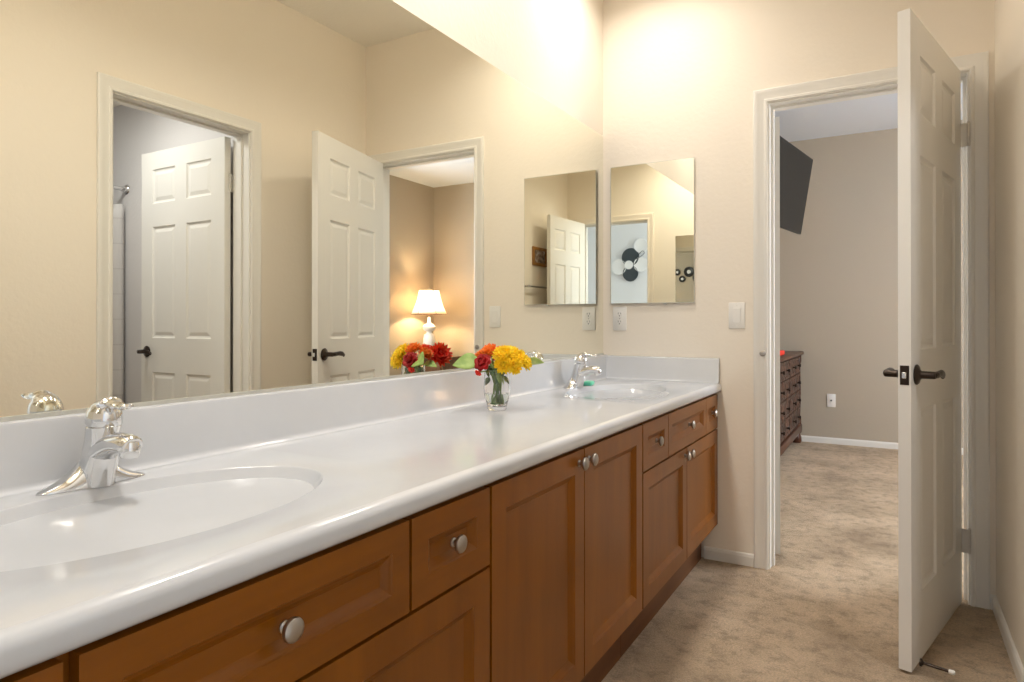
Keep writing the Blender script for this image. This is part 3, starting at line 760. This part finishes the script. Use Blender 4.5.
plate('power_outlet', 'white wall outlet on the end wall under the mirrored medicine cabinet', 'outlet', (-1.159, YE, 1.100), 'duplex')
plate('wall_jack', 'white wall plate low on the far bedroom wall', 'wall plate', (-.475, BYF, .385), 'jack')

# ---------------------------------------------------------------- right wall: towel bar, picture
tb = thing('towel_bar', 'satin metal towel bar on the right wall, seen in the cabinet reflection', 'towel bar', (XR, .74, 1.40))
for y in (-.30, .30):
    bm = BM(); lathe(bm, [(0, 0), (.024, 0), (.026, .004), (.018, .010), (.010, .016), (.009, .045), (.013, .050), (.013, .064), (0, .066)], 20, Matrix.Translation((0, y, 0)) @ Matrix.Rotation(-PI/2, 4, 'Y')); finish('bracket', bm, M['nickel'], tb, smooth=True)
bm = BM(); tube(bm, [(-.056, -.30, 0), (-.056, .30, 0)], .008, 12); finish('bar', bm, M['nickel'], tb, smooth=True)
pf_ = thing('framed_picture', 'small wooden framed picture on the right wall, seen in the cabinet reflection', 'picture', (XR, .735, 1.60))
bm = BM(); fw = .028; W2, H2 = .135, .17
for a, b_ in (((-.018, -W2, 0), (-.0005, W2, fw)), ((-.018, -W2, H2 - fw), (-.0005, W2, H2)), ((-.018, -W2, fw), (-.0005, -W2 + fw, H2 - fw)), ((-.018, W2 - fw, fw), (-.0005, W2, H2 - fw))): box(bm, a, b_, .003)
finish('picture_frame', bm, M['framewood'], pf_, smooth=True, merge=0)
bm = BM(); box(bm, (-.008, -W2 + fw, fw), (-.001, W2 - fw, H2 - fw)); finish('print', bm, M['print'], pf_, merge=0)

# ---------------------------------------------------------------- downlights in the bathroom ceiling
for i, (x, y) in enumerate(SPOTS):
    t_ = thing('recessed_downlight', ['recessed ceiling downlight above the far sink', 'added ceiling downlight above the flower vase, evening out the light', 'recessed ceiling downlight above the near sink'][i], 'ceiling light', (x, y, ZC))
    bm = BM(); lathe(bm, [(.075, 0), (.095, 0), (.095, -.004), (.078, -.008), (.075, -.004)], 40, cap=False); finish('trim_ring', bm, M['trim'], t_, smooth=True)
    bm = BM(); lathe(bm, [(0, -.002), (.075, -.002), (.075, -.001), (0, -.001)], 40, cap=False); finish('lens', bm, M['lens'], t_)
t_ = thing('added_dome_light', 'added round dome light that brightens the tub room', 'ceiling light', (.95, 1.65, 2.4))
bm = BM(); lathe(bm, [(.13, 0), (.13, -.010), (0, -.010)], 32, cap=False); finish('dome_base', bm, M['trim'], t_)

# ---------------------------------------------------------------- tub room
tr_ = thing('shower_rod', 'chrome shower curtain rod in the tub room, seen through the doorway in the mirror', 'shower rod', (1.5, 1.59, 1.88))
bm = BM(); tube(bm, [(0, -.69, 0), (0, .66, 0)], .0125, 16); finish('rod', bm, M['chrome'], tr_, smooth=True)
for s in (-.69, .66):
    bm = BM(); lathe(bm, [(0, 0), (.03, 0), (.028, .006), (.018, .014), (.0145, .03), (0, .03)], 20, Matrix.Translation((0, s, 0)) @ Matrix.Rotation(PI/2 if s > 0 else -PI/2, 4, 'X')); finish('end_flange', bm, M['chrome'], tr_, smooth=True)
cu = thing('shower_curtain', 'pale shower curtain with a faint grid hanging from the rod in the tub room', 'shower curtain', (1.5, 1.565, .2))
bm = BM(); rows = []
nY = 160
for z, amp in ((0, .024), (.5, .022), (1.0, .020), (1.5, .018), (1.585, .015)):
    rows.append([bm.verts.new((amp * math.sin(k / nY * 2 * PI * 13), -.66 + 1.33 * k / nY, z)) for k in range(nY + 1)])
for a, b_ in zip(rows, rows[1:]):
    for k in range(nY): bm.faces.new((a[k], a[k + 1], b_[k + 1], b_[k]))
solid(finish('curtain_cloth', bm, M['curtain'], cu, smooth=True, angle=0), .0015)
for i in range(13):
    y = -.66 + 1.33 * (i + .25) / 13
    bm = BM(); tube(bm, [(.022 * math.cos(a), y, 1.668 + (.042 if math.sin(a) > 0 else .10) * math.sin(a)) for a in [2*PI*k/16 for k in range(17)]], .0022, 6); finish('curtain_ring', bm, M['plastic'], cu, smooth=True)
tub = thing('bathtub', 'white bathtub behind the shower curtain in the tub room', 'bathtub', (1.8, 1.555, 0))
bm = BM()
def rr(hx, hy, z, r, n=8):
    out = []
    for cx, cy, a0 in ((hx - r, hy - r, 0), (-hx + r, hy - r, PI/2), (-hx + r, -hy + r, PI), (hx - r, -hy + r, 1.5*PI)):
        for k in range(n): a = a0 + PI/2*k/(n-1); out.append((cx + r*math.cos(a), cy + r*math.sin(a), z))
    return out
loft(bm, [rr(.27, .69, 0, .01), rr(.27, .69, .43, .01), rr(.262, .685, .44, .02), rr(.21, .62, .44, .10), rr(.20, .61, .42, .10), rr(.16, .55, .12, .12), rr(.12, .48, .08, .10)])
finish('tub_shell', bm, M['marble'], tub, smooth=True, angle=40)

# ---------------------------------------------------------------- bedroom furniture
# television on the left wall
tv = thing('television', 'black flat television on the bedroom wall above the carved dresser', 'television', (BXL, 5.42, 2.10))
A = Vector((-.735, 4.98, 0)); B_ = Vector((-.605, 5.84, 0))
yaw = math.atan2((B_ - A).x, (B_ - A).y)
cxy = (A + B_) / 2
MT = Matrix.Translation(Vector((cxy.x, cxy.y, 2.105)) - Vector((BXL, 5.42, 2.10))) @ Matrix.Rotation(-yaw, 4, 'Z') @ Matrix.Rotation(R(9), 4, 'Y')
bm = BM(); box(bm, (-.028, -.45, -.305), (.0, .45, .305), .004, MT); box(bm, (-.055, -.25, -.25), (-.026, .25, .12), .01, MT); finish('tv_housing', bm, M['tv'], tv, smooth=True, merge=0)
bm = BM(); box(bm, (0, -.44, -.295), (.0012, .44, .295), 0, MT); finish('screen', bm, M['tvs'], tv, merge=0)
bm = BM(); box(bm, (0, -.1, -.12), (.02, .1, .12), .003); tube(bm, [(.01, 0, 0), (.18, .06, 0), MT @ Vector((-.05, 0, 0))], .018, 10); finish('wall_mount', bm, M['tv'], tv, merge=0)

# dresser
dr = thing('carved_dresser', 'dark carved wooden dresser against the bedroom wall under the television', 'dresser', (-.955, 5.72, 0))
hx, hy = .235, .72
bm = BM(); box(bm, (-hx, -hy, .12), (hx - .02, hy, .79), .004); finish('dresser_body', bm, M['dresser'], dr, merge=0)
bm = BM(); box(bm, (-hx - .01, -hy - .03, .79), (hx + .025, hy + .03, .822), .008); finish('dresser_top', bm, M['dresser'], dr, smooth=True, merge=0)
bm = BM(); box(bm, (-hx, -hy - .01, .10), (hx + .012, hy + .01, .17), .008)
finish('plinth', bm, M['dresser'], dr, smooth=True, merge=0)
for sx in (-1, 1):
    for sy in (-1, 1):
        bm = BM(); x = sx * (hx - .03); y = sy * (hy - .03)
        loft(bm, [[(x + r * math.cos(a), y + r * math.sin(a), z) for a in [2*PI*k/12 for k in range(12)]] for z, r in ((0, .034), (.02, .042), (.05, .040), (.08, .030), (.105, .046))])
        finish('foot', bm, M['dresser'], dr, smooth=True)
for sy in (-1, 1):
    bm = BM(); lathe(bm, [(.0, .17), (.022, .17), (.022, .22), (.015, .24), (.020, .45), (.015, .70), (.024, .73), (.024, .79), (0, .79)], 14, Matrix.Translation((hx - .016, sy * (hy - .012), 0))); finish('corner_post', bm, M['dresser'], dr, smooth=True)
for r_ in range(4):
    for c_ in range(2):
        y0 = -hy + .04 + c_ * (hy - .035); y1 = y0 + hy - .05; z0 = .185 + r_ * .150
        w_ = y1 - y0
        bm = slab(BM(), w_, .142, .022, [(.02, w_ - .02, .02, .122)], [(.006, .006), (.012, .004)], both=False)
        for v in bm.verts: v.co = Vector((hx + .002 - v.co.y, v.co.x + y0, v.co.z + z0))
        d = finish('drawer', bm, M['carved'], dr)
        for kk in (.28, .72):
            bm = BM(); lathe(bm, [(0, 0), (.008, 0), (.006, .01), (.015, .018), (.012, .028), (0, .03)], 14, Matrix.Translation((hx + .002, y0 + w_ * kk, z0 + .071)) @ Matrix.Rotation(PI/2, 4, 'Y')); finish('knob', bm, M['bronze'], d, smooth=True)
bm = BM(); box(bm, (-.05, -.17, 0), (.05, .17, .035), .008); o = finish('red_box', bm, M['red'], smooth=True, merge=0); o.location = (-.80, 5.50, .8225); tag(o, 'small red box lying on top of the carved dresser', 'box')

# nightstand and lamp
ns = thing('nightstand', 'wooden nightstand in the bedroom corner under the lit lamp', 'nightstand', (2.08, 6.12, 0))
bm = BM(); box(bm, (-.24, -.20, .66), (.24, .20, .69), .005); finish('nightstand_top', bm, M['night'], ns, merge=0)
bm = BM(); box(bm, (-.22, -.18, .14), (.22, .18, .66)); finish('nightstand_body', bm, M['night'], ns, merge=0)
for sx in (-1, 1):
    for sy in (-1, 1):
        bm = BM(); tube(bm, [(sx*.19, sy*.15, 0), (sx*.19, sy*.15, .14)], [.016, .022], 10); finish('leg', bm, M['night'], ns, smooth=True)
for z0 in (.17, .41):
    bm = slab(BM(), .40, .22, .018, [(.03, .37, .03, .19)], [(.006, .005)], both=False)
    for v in bm.verts: v.co += Vector((-.20, -.198, z0))
    d = finish('drawer', bm, M['night'], ns)
    bm = BM(); lathe(bm, [(0, 0), (.006, 0), (.005, .01), (.014, .018), (.012, .026), (0, .028)], 14, Matrix.Translation((0, -.198, z0 + .11)) @ Matrix.Rotation(PI/2, 4, 'X')); finish('knob', bm, M['bronze'], d, smooth=True)
LC = Vector((2.125, 6.05, .69))
lm = thing('table_lamp', 'lit table lamp with a cream bell shade and white turned base on the nightstand', 'lamp', LC)
bm = BM(); lathe(bm, [(0, 0), (.085, 0), (.085, .02), (.06, .035), (.045, .05), (.05, .07), (.062, .10), (.068, .15), (.066, .21), (.058, .25), (.030, .27), (.028, .285), (.055, .30), (.072, .325), (.072, .345), (.055, .365), (.03, .375), (.022, .39), (.018, .45), (0, .45)], 28); finish('lamp_base', bm, M['plastic'], lm, smooth=True)
bm = BM(); n = 48; sh = []
prof = [(.205, .487), (.182, .53), (.160, .58), (.142, .63), (.128, .68), (.118, .73), (.114, .763)]
for r, z in prof: sh.append([((r * (1 + .015 * abs(math.cos(3 * a)))) * math.cos(a), (r * (1 + .015 * abs(math.cos(3 * a)))) * math.sin(a), z) for a in [2*PI*k/n for k in range(n)]])
loft(bm, sh, cap=False); sd = solid(finish('lamp_shade', bm, M['shade'], lm, smooth=True), .0015)
bm = BM()
tube(bm, [(.207 * math.cos(a), .207 * math.sin(a), .487) for a in [2*PI*k/48 for k in range(49)]], .0035, 6); tube(bm, [(.116 * math.cos(a), .116 * math.sin(a), .763) for a in [2*PI*k/48 for k in range(49)]], .003, 6)
for k in range(6):
    a = PI / 6 + k * PI / 3; tube(bm, [(r * 1.012 * math.cos(a), r * 1.012 * math.sin(a), z) for r, z in prof], .0028, 6)
o = finish('shade_piping', bm, M['night'], sd, smooth=True, merge=0); o['label'] = 'dark piping on the shade seams'
bm = BM(); bmesh.ops.create_uvsphere(bm, u_segments=16, v_segments=10, radius=.03, matrix=Matrix.Translation((0, 0, .56))); finish('light_bulb', bm, M['bulb'], lm, smooth=True)
d = bpy.data.lights.new('lamp_bulb', 'POINT'); d.energy = 20; d.color = (1, .74, .46); d.shadow_soft_size = .04
o = bpy.data.objects.new('lamp_bulb', d); COL.objects.link(o); o.location = LC + Vector((0, 0, .60))
bm = BM(); tube(bm, [(0, 0, .44), (0, 0, .78)], .004, 8); lathe(bm, [(0, 0), (.008, .004), (.006, .016), (0, .02)], 12, Matrix.Translation((0, 0, .778))); finish('harp_rod', bm, M['nickel'], lm, smooth=True, merge=0)

# ---------------------------------------------------------------- wall art
def disc(bm, r, th, M4, ring=None):
    lathe(bm, [(0, 0), (r * .96, 0), (r, th * .5), (r * .96, th), (r * .6, th * .8), (0, th * .7)], 36, M4)
# black rings with white centres on the far bedroom wall
ART = Vector((.82, BYF, 2.03))
art = thing('wall_art', 'group of black round plates with white centres on the bedroom wall, seen in reflection', 'wall art', ART)
for dx, dz, r in ((0, 0, .095), (.125, -.13, .062), (.22, .0, .060), (-.14, -.12, .072), (-.19, .05, .068)):
    MX = Matrix.Translation((dx, 0, dz)) @ Matrix.Rotation(PI/2, 4, 'X')
    bm = BM(); lathe(bm, [(0, 0), (r, 0), (r, .02), (r * .85, .028), (r * .5, .018), (0, .018)], 32, MX); pl = finish('black_plate', bm, M['black'], art, smooth=True)
    bm = BM(); lathe(bm, [(0, .0175), (r * .38, .0175), (r * .36, .024), (0, .024)], 24, MX); o = finish('plate_centre', bm, M['whitedisc'], pl, smooth=True)
# dark and white discs on the hall wall behind the camera
HC = Vector((.625, -2.5, 1.875))
ha = thing('disc_wall_art', 'wall sculpture of dark and white metal discs in the hall, seen in the cabinet reflection', 'wall art', HC)
PXM = .0137
for nm, mm, u, v_, r in (('dark_disc', 'slate', 630, 257, .125), ('dark_disc', 'slate', 630, 273, .112), ('white_disc', 'whitedisc', 618, 266.5, .11), ('white_disc', 'whitedisc', 641, 264.5, .105), ('white_disc', 'whitedisc', 641, 246, .10)):
    MX = Matrix.Translation((-(u - 629) * PXM, .02, (264 - v_) * PXM)) @ Matrix.Rotation(-PI/2, 4, 'X')
    bm = BM(); disc(bm, r, .02, MX); finish(nm, bm, M[mm], ha, smooth=True)
MX = Matrix.Translation((0, .045, -.01)) @ Matrix.Rotation(-PI/2, 4, 'X')
bm = BM(); disc(bm, .06, .02, MX); finish('centre_disc', bm, M['whitedisc'], ha, smooth=True)
bm = BM(); tube(bm, curve([(-.08, .05, .06), (-.16, .06, .09), (-.22, .06, .14), (-.19, .06, .17), (-.12, .05, .10)], 6), .004, 6); tube(bm, [(0, 0, .0), (0, .03, 0)], .02, 8); finish('wire_loop', bm, M['slate'], ha, smooth=True, merge=0)
